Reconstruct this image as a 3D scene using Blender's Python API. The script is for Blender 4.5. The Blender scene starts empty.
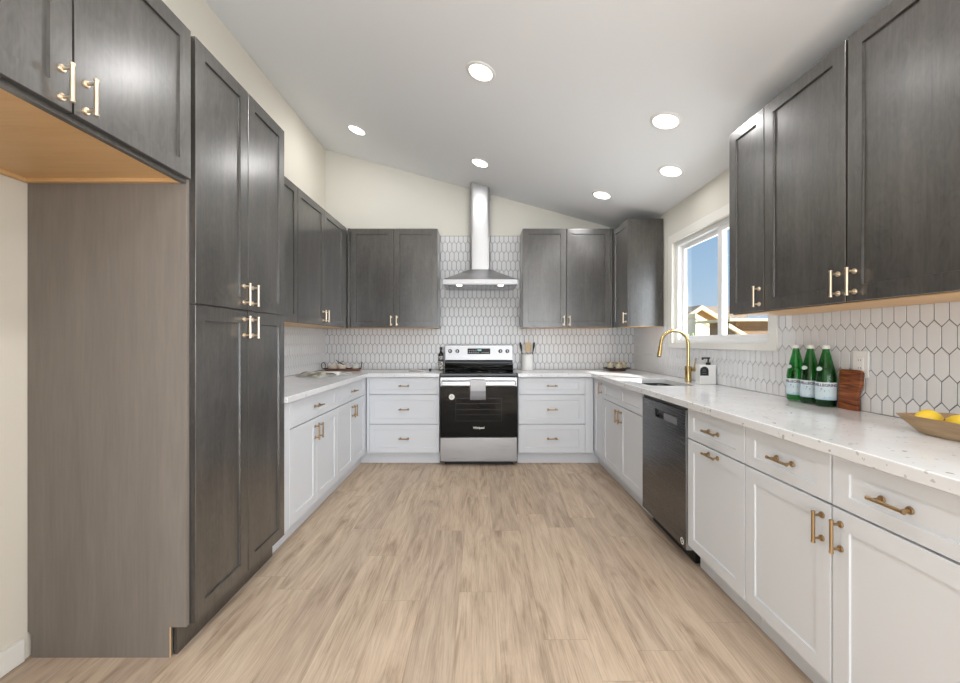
import bpy, bmesh, math, random
from mathutils import Vector, Matrix
random.seed(4)
PI = math.pi
scene = bpy.context.scene
C = scene.collection

# ------------------------------------------------------------------ camera
F = 412.0
cam_d = bpy.data.cameras.new('camera'); cam = bpy.data.objects.new('camera', cam_d); C.objects.link(cam)
cam.location = (0, 0, 1.22); cam.rotation_euler = (PI/2, 0, 0)
cam_d.sensor_width = 36; cam_d.lens = F*36/960; cam_d.shift_y = -0.5/960
cam_d.clip_start = 0.05; cam_d.clip_end = 300
scene.camera = cam
scene.view_settings.view_transform = 'Standard'; scene.view_settings.look = 'None'
scene.view_settings.gamma = 1; scene.view_settings.use_curve_mapping = False
scene.view_settings.exposure = 0.14
scene.cycles.use_denoising = True
scene.cycles.max_bounces = 10; scene.cycles.diffuse_bounces = 6; scene.cycles.glossy_bounces = 4
scene.cycles.transmission_bounces = 8; scene.cycles.transparent_max_bounces = 12
scene.cycles.sample_clamp_indirect = 6
scene.cycles.caustics_refractive = False; scene.cycles.caustics_reflective = False

# ------------------------------------------------------------------ world
w = bpy.data.worlds.new('world'); scene.world = w; w.use_nodes = True
nt = w.node_tree
bg = nt.nodes['Background']
tc = nt.nodes.new('ShaderNodeTexCoord'); sx = nt.nodes.new('ShaderNodeSeparateXYZ')
cr = nt.nodes.new('ShaderNodeValToRGB')
cr.color_ramp.elements[0].position = 0.0; cr.color_ramp.elements[0].color = (.66, .82, .95, 1)
cr.color_ramp.elements[1].position = 0.34; cr.color_ramp.elements[1].color = (.26, .49, .82, 1)
e = cr.color_ramp.elements.new(.14); e.color = (.46, .68, .92, 1)
nt.links.new(tc.outputs['Generated'], sx.inputs[0]); nt.links.new(sx.outputs['Z'], cr.inputs[0])
nt.links.new(cr.outputs[0], bg.inputs[0]); bg.inputs[1].default_value = .82

# ------------------------------------------------------------------ sun, window daylight and added fill
def light(name, typ, loc, energy, color=(1, 1, 1), target=None, **kw):
    d = bpy.data.lights.new(name, typ); d.energy = energy; d.color = color
    for k, v in kw.items(): setattr(d, k, v)
    o = bpy.data.objects.new(name, d); C.objects.link(o); o.location = loc
    if target is not None:
        o.rotation_euler = (Vector(target)-Vector(loc)).to_track_quat('-Z', 'Y').to_euler()
    return o
SUN_DIR = Vector((-.45, .50, -.50))
light('sun', 'SUN', tuple(-SUN_DIR*10), 11.0, (1, .97, .92), target=(0, 0, 0), angle=.01)
# fill from an added, unseen patio door behind the camera; kitchen window daylight
light('patio_fill', 'AREA', (0, -3.35, 1.25), 68, (.92, .96, 1), target=(0, 0, 1.15), shape='RECTANGLE', size=2.9, size_y=2.2, specular_factor=.6)
# added uplight through the patio door opening, brightens the ceiling
light('ceiling_fill', 'AREA', (0, -4.0, .25), 105, (.94, .97, 1), target=(0, 2.0, 3.0), shape='RECTANGLE', size=3.4, size_y=1.2, specular_factor=.3)
light('window_daylight', 'AREA', (2.05, 3.05, 1.55), 13, (.93, .97, 1), target=(-1.7, 3.2, 1.55), shape='RECTANGLE', size=1.15, size_y=.8)
light('side_fill', 'AREA', (2.15, -1.35, 1.5), 115, (.93, .965, 1), target=(-1.6, .9, 1.2), shape='RECTANGLE', size=1.7, size_y=1.1)  # added fill through an unseen side window, brightens the near left
LAMP_W = 3.8

# ------------------------------------------------------------------ materials
def mat(name, col=(.8, .8, .8), rough=.5, metal=0, coat=0, trans=0, ior=1.45, spec=.5, emit=None, es=0):
    m = bpy.data.materials.new(name); m.use_nodes = True
    b = m.node_tree.nodes['Principled BSDF']
    b.inputs['Base Color'].default_value = (*col, 1); b.inputs['Roughness'].default_value = rough
    b.inputs['Metallic'].default_value = metal; b.inputs['Coat Weight'].default_value = coat
    b.inputs['Transmission Weight'].default_value = trans; b.inputs['IOR'].default_value = ior
    b.inputs['Specular IOR Level'].default_value = spec
    if emit: b.inputs['Emission Color'].default_value = (*emit, 1); b.inputs['Emission Strength'].default_value = es
    return m
class N:
    def __init__(s, m): s.t = m.node_tree; s.b = s.t.nodes['Principled BSDF']
    def n(s, typ, **kw):
        x = s.t.nodes.new('ShaderNode'+typ)
        for k, v in kw.items():
            if k.startswith('i_'):
                key = k[2:]; key = int(key) if key.isdigit() else key.replace('_', ' ')
                x.inputs[key].default_value = v
            else: setattr(x, k, v)
        return x
    def l(s, a, b): s.t.links.new(a, b)
    def coords(s, scale=(1, 1, 1), kind='Object', rot=(0, 0, 0)):
        t = s.n('TexCoord'); m = s.n('Mapping'); m.inputs['Scale'].default_value = scale; m.inputs['Rotation'].default_value = rot
        s.l(t.outputs[kind], m.inputs[0]); return m.outputs[0]
    def noise(s, vec, scale=5, detail=4, rough=.5, dist=0):
        x = s.n('TexNoise'); x.inputs['Scale'].default_value = scale; x.inputs['Detail'].default_value = detail
        x.inputs['Roughness'].default_value = rough; x.inputs['Distortion'].default_value = dist; s.l(vec, x.inputs['Vector']); return x.outputs['Fac']
    def ramp(s, fac, *stops):
        r = s.n('ValToRGB'); el = r.color_ramp.elements
        while len(el) < len(stops): el.new(.5)
        for i, (p, c) in enumerate(stops):
            el[i].position = p; el[i].color = (*c, 1) if len(c) == 3 else c
        s.l(fac, r.inputs[0]); return r.outputs[0]
    def mix(s, fac, a, b, mode='MIX'):
        x = s.n('Mix', data_type='RGBA', blend_type=mode)
        for v, i in ((fac, 0), (a, 6), (b, 7)):
            if isinstance(v, (int, float)): x.inputs[i].default_value = v
            elif isinstance(v, tuple): x.inputs[i].default_value = (*v, 1)
            else: s.l(v, x.inputs[i])
        return x.outputs[2]
    def math(s, op, a, b=None, c=None):
        x = s.n('Math', operation=op)
        for i, v in enumerate((a, b, c)):
            if v is None: continue
            if isinstance(v, (int, float)): x.inputs[i].default_value = v
            else: s.l(v, x.inputs[i])
        return x.outputs[0]
    def bump(s, h, strength=.2, dist=.002):
        x = s.n('Bump'); x.inputs['Strength'].default_value = strength; x.inputs['Distance'].default_value = dist
        s.l(h, x.inputs['Height']); s.l(x.outputs[0], s.b.inputs['Normal'])
    def col(s, c): s.l(c, s.b.inputs['Base Color'])

def wood(name, c1, c2, rough=.4, axis='z', scale=1, coat=0, bump=.08, spec=.5):
    m = mat(name, c1, rough, coat=coat, spec=spec); k = N(m)
    sc = {'z': (14, 14, 1.1), 'x': (1.1, 14, 14), 'y': (14, 1.1, 14)}[axis]
    v = k.coords(tuple(a*scale for a in sc))
    n1 = k.noise(v, 2.0, 6, .6, .6)
    v2 = k.coords(tuple(a*scale*4 for a in sc)); n2 = k.noise(v2, 3, 3, .5)
    f = k.math('MULTIPLY_ADD', n2, .35, k.math('MULTIPLY', n1, .75))
    k.col(k.ramp(f, (.32, c1), (.72, c2)))
    if bump: k.bump(n2, bump, .001)
    return m

M = {}
# espresso stained cabinet wood with figured grain
def espresso():
    m = mat('espresso_wood', (.03, .027, .025), .33, coat=1, spec=.5); k = N(m)
    k.b.inputs['Coat Roughness'].default_value = .27; k.b.inputs['Coat IOR'].default_value = 1.75
    v = k.coords((5, 5, 1.3)); n1 = k.noise(v, 1.6, 5, .55, 1.2)
    v2 = k.coords((60, 60, 2.2)); n2 = k.noise(v2, 1.5, 4, .6, .3)
    v3 = k.coords((22, 22, 9)); n3 = k.noise(v3, 1.2, 2, .5, 2.5)
    f = k.math('ADD', k.math('MULTIPLY', n1, .45), k.math('ADD', k.math('MULTIPLY', n2, .35), k.math('MULTIPLY', n3, .30)))
    k.col(k.ramp(f, (.38, (.019, .017, .015)), (.68, (.062, .056, .049))))
    k.bump(n2, .05, .0006)
    return m
M['dark'] = espresso()
M['dark_panel'] = wood('espresso_end_panel', (.175, .152, .132), (.225, .196, .170), .5, 'z', .6, bump=.04, spec=.4)
M['dark_inner'] = mat('dark_shadow_gap', (.006, .006, .006), .7)
M['maple'] = wood('maple_veneer', (.62, .38, .17), (.72, .48, .25), .45, 'y', .5)
M['white'] = mat('white_painted_wood', (.66, .685, .725), .5)
M['wall'] = mat('cream_wall_paint', (.70, .685, .625), .85)
M['wall_l'] = mat('pale_greige_wall_paint', (.72, .68, .60), .85)
M['ceil'] = mat('ceiling_paint', (.85, .875, .91), .9)
M['trimw'] = mat('white_trim_paint', (.80, .79, .75), .5)
M['vinyl'] = mat('white_window_vinyl', (.85, .86, .88), .35)
M['brass'] = mat('brushed_brass', (.40, .275, .15), .33, 1)
M['gold'] = mat('polished_gold', (.60, .44, .20), .22, 1)
M['champagne'] = mat('champagne_metal', (.80, .66, .50), .28, 1)
M['black'] = mat('black_plastic', (.012, .012, .013), .35)
M['blackglass'] = mat('black_glass', (.006, .006, .006), .06, spec=.22)
M['knob'] = mat('black_knob', (.015, .015, .016), .3)
M['plastic'] = mat('white_plastic', (.80, .80, .79), .35)
M['ceramic'] = mat('white_ceramic', (.82, .82, .81), .22)
M['paper'] = mat('paper', (.80, .80, .77), .7)
M['grout'] = mat('grey_grout', (.12, .12, .12), .9)
M['tile'] = mat('white_glazed_tile', (.74, .745, .76), .18, spec=.5)
def brushed(name, col, rough, axis):
    m = mat(name, col, rough, 1); k = N(m)
    v = k.coords({'x': (1, 90, 90), 'z': (90, 90, 1)}[axis]); n = k.noise(v, 3, 3, .6)
    k.l(k.ramp(n, (.3, (rough*.8,)*3), (.7, (rough*1.25,)*3)), k.b.inputs['Roughness'])
    k.bump(n, .008, .0002)
    return m
M['steel'] = brushed('brushed_stainless', (.39, .39, .40), .34, 'x')
M['steel_v'] = brushed('brushed_stainless_upright', (.50, .50, .51), .42, 'z')
M['dsteel'] = brushed('dark_stainless', (.16, .16, .165), .24, 'x')
M['basin'] = brushed('basin_stainless', (.13, .13, .135), .25, 'x')

def floor_mat():
    m = mat('oak_vinyl_plank', (.6, .48, .36), .55, spec=.25); k = N(m)
    t = k.n('TexCoord'); s = k.n('SeparateXYZ'); k.l(t.outputs['Object'], s.inputs[0])
    X, Y = s.outputs[0], s.outputs[1]
    W, L = .18, 1.22
    u = k.math('DIVIDE', k.math('ADD', X, 10.0), W); row = k.math('FLOOR', u)
    wn = k.n('TexWhiteNoise', noise_dimensions='1D'); k.l(row, wn.inputs['W'])
    vv = k.math('ADD', k.math('DIVIDE', k.math('ADD', Y, 20), L), k.math('MULTIPLY', wn.outputs['Value'], 7.3)); ci = k.math('FLOOR', vv)
    cb = k.n('CombineXYZ'); k.l(row, cb.inputs[0]); k.l(ci, cb.inputs[1])
    wn2 = k.n('TexWhiteNoise', noise_dimensions='3D'); k.l(cb.outputs[0], wn2.inputs['Vector'])
    rnd = wn2.outputs['Value']
    # grain coordinates, shifted per plank
    gv = k.n('CombineXYZ')
    k.l(k.math('MULTIPLY', X, 9), gv.inputs[0]); k.l(k.math('ADD', k.math('MULTIPLY', Y, 1.15), k.math('MULTIPLY', rnd, 37)), gv.inputs[1]); k.l(k.math('MULTIPLY', rnd, 11), gv.inputs[2])
    g1 = k.noise(gv.outputs[0], 1.3, 5, .6, 1.4)
    gv2 = k.n('CombineXYZ')
    k.l(k.math('MULTIPLY', X, 95), gv2.inputs[0]); k.l(k.math('ADD', k.math('MULTIPLY', Y, 3.2), k.math('MULTIPLY', rnd, 91)), gv2.inputs[1])
    g2 = k.noise(gv2.outputs[0], 1.6, 4, .65, .3)
    f = k.math('ADD', k.math('MULTIPLY', g1, .62), k.math('MULTIPLY', g2, .38))
    base = k.ramp(f, (.36, (.33, .25, .18)), (.46, (.48, .375, .285)), (.60, (.61, .495, .385)))
    tint = k.ramp(rnd, (0, (.86, .85, .85)), (.5, (.98, .96, .93)), (1, (1.0, 1.0, .98)))
    c = k.mix(1.0, base, tint, 'MULTIPLY')
    fu = k.math('FRACT', u); fv = k.math('FRACT', vv)
    eu = k.math('MINIMUM', fu, k.math('SUBTRACT', 1, fu)); ev = k.math('MINIMUM', fv, k.math('SUBTRACT', 1, fv))
    gap = k.math('MAXIMUM', k.math('LESS_THAN', eu, .006), k.math('LESS_THAN', ev, .0012))
    k.col(k.mix(k.math('MULTIPLY', gap, .35), c, (.25, .17, .11)))
    k.bump(g2, .05, .0006)
    return m
M['floor'] = floor_mat()

def quartz():
    m = mat('speckled_white_quartz', (.78, .78, .78), .14); k = N(m)
    v = k.coords((1, 1, 1))
    c = (.76, .765, .77)
    n = k.noise(v, 6, 4, .6); c = k.ramp(n, (.3, (.69, .70, .72)), (.65, (.76, .77, .79)))
    for sc, thr, dist, colr in ((13, .06, .22, (.08, .07, .065)), (30, .13, .30, (.40, .39, .385)), (60, .22, .3, (.52, .52, .52))):
        nv = k.noise(v, sc*1.5, 2); 
        add = k.n('VectorMath', operation='ADD'); sc_ = k.n('VectorMath', operation='SCALE'); sc_.inputs['Scale'].default_value = .5/sc
        cbx = k.n('TexNoise'); cbx.inputs['Scale'].default_value = sc*2.5; k.l(v, cbx.inputs['Vector'])
        k.l(cbx.outputs['Color'], sc_.inputs[0]); k.l(v, add.inputs[0]); k.l(sc_.outputs[0], add.inputs[1])
        vo = k.n('TexVoronoi'); vo.inputs['Scale'].default_value = sc; k.l(add.outputs[0], vo.inputs['Vector'])
        sp = k.n('SeparateColor'); k.l(vo.outputs['Color'], sp.inputs[0])
        on = k.math('MULTIPLY', k.math('LESS_THAN', sp.outputs[0], dist), k.math('LESS_THAN', vo.outputs['Distance'], k.math('MULTIPLY', sp.outputs[1], thr*1.7)))
        c = k.mix(on, c, colr)
    k.col(c); return m
M['quartz'] = quartz()

def pane_mat():
    m = bpy.data.materials.new('window_glass'); m.use_nodes = True; t = m.node_tree
    t.nodes.remove(t.nodes['Principled BSDF'])
    tr = t.nodes.new('ShaderNodeBsdfTransparent'); gl = t.nodes.new('ShaderNodeBsdfGlossy'); gl.inputs['Roughness'].default_value = .02
    lw = t.nodes.new('ShaderNodeLayerWeight'); pw = t.nodes.new('ShaderNodeMath'); pw.operation = 'POWER'; pw.inputs[1].default_value = 4
    t.links.new(lw.outputs['Facing'], pw.inputs[0]); fr = t.nodes.new('ShaderNodeMath'); fr.operation = 'MULTIPLY_ADD'; fr.inputs[1].default_value = .5; fr.inputs[2].default_value = .03
    t.links.new(pw.outputs[0], fr.inputs[0]); mx = t.nodes.new('ShaderNodeMixShader')
    t.links.new(fr.outputs[0], mx.inputs[0]); t.links.new(tr.outputs[0], mx.inputs[1]); t.links.new(gl.outputs[0], mx.inputs[2])
    t.links.new(mx.outputs[0], t.nodes['Material Output'].inputs[0]); return m
M['pane'] = pane_mat()

# ------------------------------------------------------------------ mesh helpers
class MB:
    def __init__(s): s.bm = bmesh.new(); s.mi = 0
    def _f(s, vs, smooth=False):
        try: f = s.bm.faces.new(vs)
        except ValueError: return None
        f.material_index = s.mi; f.smooth = smooth; return f
    def box(s, x0, x1, y0, y1, z0, z1):
        if x0 > x1: x0, x1 = x1, x0
        if y0 > y1: y0, y1 = y1, y0
        if z0 > z1: z0, z1 = z1, z0
        v = [s.bm.verts.new(p) for p in ((x0, y0, z0), (x1, y0, z0), (x1, y1, z0), (x0, y1, z0), (x0, y0, z1), (x1, y0, z1), (x1, y1, z1), (x0, y1, z1))]
        for q in ((0, 3, 2, 1), (4, 5, 6, 7), (0, 1, 5, 4), (1, 2, 6, 5), (2, 3, 7, 6), (3, 0, 4, 7)): s._f([v[i] for i in q])
        return v
    def hexa(s, bot, top):
        """box-like solid from two quads (4 points each, same winding)."""
        v = [s.bm.verts.new(p) for p in bot+top]
        for q in ((3, 2, 1, 0), (4, 5, 6, 7), (0, 1, 5, 4), (1, 2, 6, 5), (2, 3, 7, 6), (3, 0, 4, 7)): s._f([v[i] for i in q])
    def tube(s, path, r, n=12, cap=True):
        path = [Vector(p) for p in path]; rs = r if isinstance(r, (list, tuple)) else [r]*len(path)
        up = None; rings = []
        for i, p in enumerate(path):
            d = (path[min(i+1, len(path)-1)]-path[max(i-1, 0)]).normalized()
            if up is None:
                a = Vector((0, 0, 1)) if abs(d.z) < .9 else Vector((1, 0, 0)); up = d.cross(a).normalized()
            up = (up-d*up.dot(d)).normalized(); b = d.cross(up)
            rings.append([s.bm.verts.new(p+(up*math.cos(2*PI*k/n)+b*math.sin(2*PI*k/n))*rs[i]) for k in range(n)])
        for a, b in zip(rings, rings[1:]):
            for k in range(n): s._f([a[k], a[(k+1) % n], b[(k+1) % n], b[k]], True)
        if cap: s._f(rings[0][::-1]); s._f(rings[-1])
    def lathe(s, prof, c=(0, 0, 0), n=24, axis='z'):
        """prof: list of (r, h); closes to the axis where r == 0."""
        rings = []
        def P(r, h, a):
            x, y = r*math.cos(a), r*math.sin(a)
            if axis == 'z': q = (x, y, h)
            elif axis == 'y': q = (x, h, y)
            else: q = (h, x, y)
            return (c[0]+q[0], c[1]+q[1], c[2]+q[2])
        for r, h in prof:
            rings.append([s.bm.verts.new(P(0, h, 0))] if r < 1e-6 else [s.bm.verts.new(P(r, h, 2*PI*k/n)) for k in range(n)])
        for a, b in zip(rings, rings[1:]):
            for k in range(n):
                k2 = (k+1) % n
                if len(a) == 1 and len(b) == 1: continue
                if len(a) == 1: s._f([a[0], b[k2], b[k]], True)
                elif len(b) == 1: s._f([a[k], a[k2], b[0]], True)
                else: s._f([a[k], a[k2], b[k2], b[k]], True)
    def poly(s, outer, holes, conv, t0, t1):
        """flat slab from a 2D outline with holes; conv(u, v, t) -> xyz, thickness t0..t1"""
        bm = bmesh.new(); es = []
        for loop in [outer]+holes:
            vs = [bm.verts.new((p[0], p[1], 0)) for p in loop]
            for i in range(len(vs)): es.append(bm.edges.new((vs[i], vs[(i+1) % len(vs)])))
        bmesh.ops.triangle_fill(bm, edges=es, use_beauty=True)
        tris = [[tuple(v.co[:2]) for v in f.verts] for f in bm.faces]; bm.free()
        cache = {}
        def V(p, t):
            key = (round(p[0], 5), round(p[1], 5), t)
            if key not in cache: cache[key] = s.bm.verts.new(conv(p[0], p[1], t))
            return cache[key]
        for tr in tris:
            s._f([V(p, t1) for p in tr]); s._f([V(p, t0) for p in tr][::-1])
        for loop in [outer]+holes:
            for i in range(len(loop)):
                a, b = loop[i], loop[(i+1) % len(loop)]
                s._f([V(a, t0), V(b, t0), V(b, t1), V(a, t1)])
    def build(s, name, m, parent=None, bevel=0, seg=2, smooth=False, kind=None):
        bmesh.ops.recalc_face_normals(s.bm, faces=s.bm.faces)
        me = bpy.data.meshes.new(name); s.bm.to_mesh(me); s.bm.free()
        ms = m if isinstance(m, (list, tuple)) else [m]
        for x in ms: me.materials.append(M[x] if isinstance(x, str) else x)
        if smooth:
            for p in me.polygons: p.use_smooth = True
        me.set_sharp_from_angle(angle=.7)
        o = bpy.data.objects.new(name, me); C.objects.link(o)
        if parent: o.parent = parent
        if bevel:
            b = o.modifiers.new('bevel', 'BEVEL'); b.width = bevel; b.segments = seg; b.limit_method = 'ANGLE'; b.angle_limit = .6
        if kind: o['kind'] = kind
        return o

def thing(name, label, cat, loc=(0, 0, 0), rz=0, group=None):
    o = bpy.data.objects.new(name, None); C.objects.link(o); o.empty_display_size = .1
    o.location = loc; o.rotation_euler = (0, 0, rz); o['label'] = label; o['category'] = cat
    if group: o['group'] = group
    return o
def tag(o, label, cat, group=None):
    o['label'] = label; o['category'] = cat
    if group: o['group'] = group
    return o
def struct(name):
    o = bpy.data.objects.new(name, None); C.objects.link(o); o['kind'] = 'structure'; return o
def copy_tree(o, parent=None):
    c = o.copy(); C.objects.link(c); c.parent = parent
    for ch in [x for x in bpy.data.objects if x.parent == o]: copy_tree(ch, c)
    return c
def rrect(x0, x1, y0, y1, r, n=6):
    pts = []
    for cx, cy, a in ((x1-r, y1-r, 0), (x0+r, y1-r, 90), (x0+r, y0+r, 180), (x1-r, y0+r, 270)):
        for k in range(n+1):
            t = math.radians(a+90*k/n); pts.append((cx+r*math.cos(t), cy+r*math.sin(t)))
    return pts

# ------------------------------------------------------------------ dimensions
XL, XR, YB, YF = -1.745, 1.740, 4.645, -3.0
CT, CB = .902, .865           # counter top and underside
def ceil_z(x): return 3.377-.274*(x+1.727)
ZR, ZL = ceil_z(XR), ceil_z(XL)
T = .12
# ---- room shell
b = MB(); b.box(XL-T, XR+T, YF-T, YB+T, -.1, 0); b.build('floor', 'floor', kind='structure')
b = MB()
b.hexa([(XL-T, YF-T, ceil_z(XL-T)), (XR+T, YF-T, ceil_z(XR+T)), (XR+T, YB+T, ceil_z(XR+T)), (XL-T, YB+T, ceil_z(XL-T))],
       [(XL-T, YF-T, ceil_z(XL-T)+.15), (XR+T, YF-T, ceil_z(XR+T)+.15), (XR+T, YB+T, ceil_z(XR+T)+.15), (XL-T, YB+T, ceil_z(XL-T)+.15)])
b.build('ceiling', 'ceil', kind='structure')
b = MB(); b.poly([(XL-T, 0), (XR+T, 0), (XR+T, ceil_z(XR+T)), (XL-T, ceil_z(XL-T))], [], lambda u, v, t: (u, t, v), YB, YB+T)
wall_back = b.build('wall_back', 'wall', kind='structure')
b = MB(); b.poly([(XL-T, 0), (XR+T, 0), (XR+T, ceil_z(XR+T)), (XL-T, ceil_z(XL-T))], [[(-1.4, .02), (1.4, .02), (1.4, 2.15), (-1.4, 2.15)]], lambda u, v, t: (u, t, v), YF-T, YF)
b.build('wall_front', 'wall', kind='structure')
b = MB(); b.box(XL-T, XL, YF, YB, 0, ZL); wall_left = b.build('wall_left', 'wall_l', kind='structure')
WY0, WY1, WZ0, WZ1 = 2.467, 3.70, 1.205, 2.10
b = MB(); b.poly([(YF, 0), (YB, 0), (YB, ZR), (YF, ZR)], [[(WY0, WZ0), (WY1, WZ0), (WY1, WZ1), (WY0, WZ1)], [(-2.25, .95), (-.45, .95), (-.45, 2.10), (-2.25, 2.10)]], lambda u, v, t: (t, u, v), XR, XR+T)
wall_right = b.build('wall_right', 'wall', kind='structure')
b = MB(); b.box(XL, XL+.013, YF, 1.57, 0, .09); b.build('baseboard_left', 'trimw', kind='structure', bevel=.004)

# ---- picket tile backsplashes
TW, TP, TS, TIP = .051, .104, .078, .026
def clip(poly, axis, val, keep_less):
    out = []
    for i in range(len(poly)):
        a, b_ = poly[i], poly[(i+1) % len(poly)]
        ia = (a[axis] <= val) == keep_less or a[axis] == val; ib = (b_[axis] <= val) == keep_less or b_[axis] == val
        if ia: out.append(a)
        if ia != ib:
            t = (val-a[axis])/(b_[axis]-a[axis]); out.append((a[0]+(b_[0]-a[0])*t, a[1]+(b_[1]-a[1])*t))
    return out
def backsplash(parent, conv, u0, u1, vmax, name_regions):
    """conv(u, v, t): t is the distance out of the wall"""
    bm = bmesh.new(); g = .0042/2; hw = TW/2-g
    k0 = -2
    for k in range(k0, 16):
        vc = .975+TP/2+k*TP
        if vc-TP > 2.5: break
        for j in range(int((u1-u0)/TW)+3):
            uc = u0+(j-.5)*TW+(TW/2 if k % 2 else 0)
            hs = TS/2-g*.5; ht = TS/2+TIP-g*1.2
            p = [(uc-hw, vc-hs), (uc, vc-ht), (uc+hw, vc-hs), (uc+hw, vc+hs), (uc, vc+ht), (uc-hw, vc+hs)]
            for ax, val, less in ((0, u0+.001, False), (0, u1-.001, True), (1, CT+.002, False), (1, vmax(uc), True)):
                p = clip(p, ax, val, less)
                if len(p) < 3: break
            if len(p) < 3: continue
            A = sum(p[i][0]*p[(i+1) % len(p)][1]-p[(i+1) % len(p)][0]*p[i][1] for i in range(len(p)))/2
            if abs(A) < 2e-5: continue
            cx = sum(q[0] for q in p)/len(p); cy = sum(q[1] for q in p)/len(p)
            L = []
            for ins, t in ((0, .0015), (0, .0050), (.0012, .0062)):
                ring = []
                for q in p:
                    d = math.hypot(q[0]-cx, q[1]-cy); s_ = max(0, 1-ins/max(d, 1e-4)*1.15)
                    ring.append(bm.verts.new(conv(cx+(q[0]-cx)*s_, cy+(q[1]-cy)*s_, t)))
                L.append(ring)
            for a, b_ in zip(L, L[1:]):
                for i in range(len(a)): bm.faces.new([a[i], a[(i+1) % len(a)], b_[(i+1) % len(a)], b_[i]])
            bm.faces.new(L[-1])
    for (a, b_, c_, d) in name_regions:       # grout bed
        q = []
        for t in (.0003, .0030):
            q.append([bm.verts.new(conv(*p, t)) for p in ((a, c_), (b_, c_), (b_, d), (a, d))])
        f = bm.faces.new(q[1]); f.material_index = 1
        for i in range(4):
            f = bm.faces.new([q[0][i], q[0][(i+1) % 4], q[1][(i+1) % 4], q[1][i]]); f.material_index = 1
    bmesh.ops.recalc_face_normals(bm, faces=bm.faces)
    me = bpy.data.meshes.new('backsplash'); bm.to_mesh(me); bm.free()
    me.materials.append(M['tile']); me.materials.append(M['grout'])
    o = bpy.data.objects.new('backsplash', me); C.objects.link(o); o.parent = parent
    return o
backsplash(wall_back, lambda u, v, t: (u, YB-t, v), XL, XR, lambda u: 2.40 if -.48 < u < .48 else 1.42,
           [(XL, XR, CT, 1.42), (-.46, .46, 1.42, 2.404)])
backsplash(wall_left, lambda u, v, t: (XL+t, u, v), 2.36, YB-.008, lambda u: 1.40, [(2.36, YB-.008, CT, 1.40)])
backsplash(wall_right, lambda u, v, t: (XR-t, u, v), .886, YB-.008, lambda u: 1.16 if WY0-.06 < u < WY1+.06 else 1.365,
           [(.886, WY0-.05, CT, 1.366), (WY1+.05, YB-.008, CT, 1.366), (WY0-.05, WY1+.05, CT, 1.165)])

# ---- kitchen window
w1 = struct('window_1')
def casing_boards(y0, y1, z0, z1, wd, x0, x1):
    b = MB(); b.poly([(y0-wd, z0-.045), (y1+wd, z0-.045), (y1+wd, z1+wd), (y0-wd, z1+wd)], [[(y0, z0), (y1, z0), (y1, z1), (y0, z1)]], lambda u, v, t: (t, u, v), x0, x1)
    return b
casing_boards(WY0, WY1, WZ0, WZ1, .072, XR-.018, XR).build('window_casing', 'trimw', w1, bevel=.003)
b = MB(); b.poly([(WY0, WZ0), (WY1, WZ0), (WY1, WZ1), (WY0, WZ1)], [[(WY0+.03, WZ0+.03), (WY1-.035, WZ0+.03), (WY1-.035, WZ1-.035), (WY0+.03, WZ1-.035)]], lambda u, v, t: (t, u, v), XR+.02, XR+.095)
b.build('window_frame', 'vinyl', w1, bevel=.003)
def sash(y0, y1, x0, x1, s0, s1):
    z0, z1 = WZ0+.03, WZ1-.035
    b = MB(); b.poly([(y0, z0), (y1, z0), (y1, z1), (y0, z1)], [[(y0+s0, z0+.03), (y1-s1, z0+.03), (y1-s1, z1-.035), (y0+s0, z1-.035)]], lambda u, v, t: (t, u, v), x0, x1)
    s = b.build('sash', 'vinyl', w1, bevel=.002)
    b = MB(); b.box((x0+x1)/2-.002, (x0+x1)/2+.002, y0+s0, y1-s1, z0+.03, z1-.035); b.build('pane', 'pane', s)
YM = 3.05
sash(YM-.01, WY1-.035, XR+.06, XR+.085, .07, .03)
sash(WY0+.03, YM+.02, XR+.03, XR+.055, .02, .055)

# ---- unseen window added in the right wall behind the camera, admits fill
w3 = struct('added_side_window')
b = MB(); b.poly([(-2.25, .95), (-.45, .95), (-.45, 2.10), (-2.25, 2.10)], [[(-2.19, 1.01), (-1.38, 1.01), (-1.38, 2.04), (-2.19, 2.04)], [(-1.32, 1.01), (-.51, 1.01), (-.51, 2.04), (-1.32, 2.04)]], lambda u, v, t: (t, u, v), XR+.03, XR+.09)
b.build('window_frame', 'vinyl', w3)
for y0, y1 in ((-2.19, -1.38), (-1.32, -.51)):
    b = MB(); b.box(XR+.055, XR+.060, y0, y1, 1.01, 2.04); b.build('pane', 'pane', w3)
# ---- unseen patio door behind the camera, added to let in fill light
w2 = struct('window_2')
b = MB(); b.poly([(-1.4, .02), (1.4, .02), (1.4, 2.15), (-1.4, 2.15)], [[(-1.34, .08), (-.03, .08), (-.03, 2.09), (-1.34, 2.09)], [(.03, .08), (1.34, .08), (1.34, 2.09), (.03, 2.09)]], lambda u, v, t: (u, t, v), YF-.09, YF-.03)
f2 = b.build('window_frame', 'vinyl', w2)
for x0, x1 in ((-1.34, -.03), (.03, 1.34)):
    b = MB(); b.box(x0, x1, YF-.062, YF-.058, .08, 2.09); b.build('pane', 'pane', w2)

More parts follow.
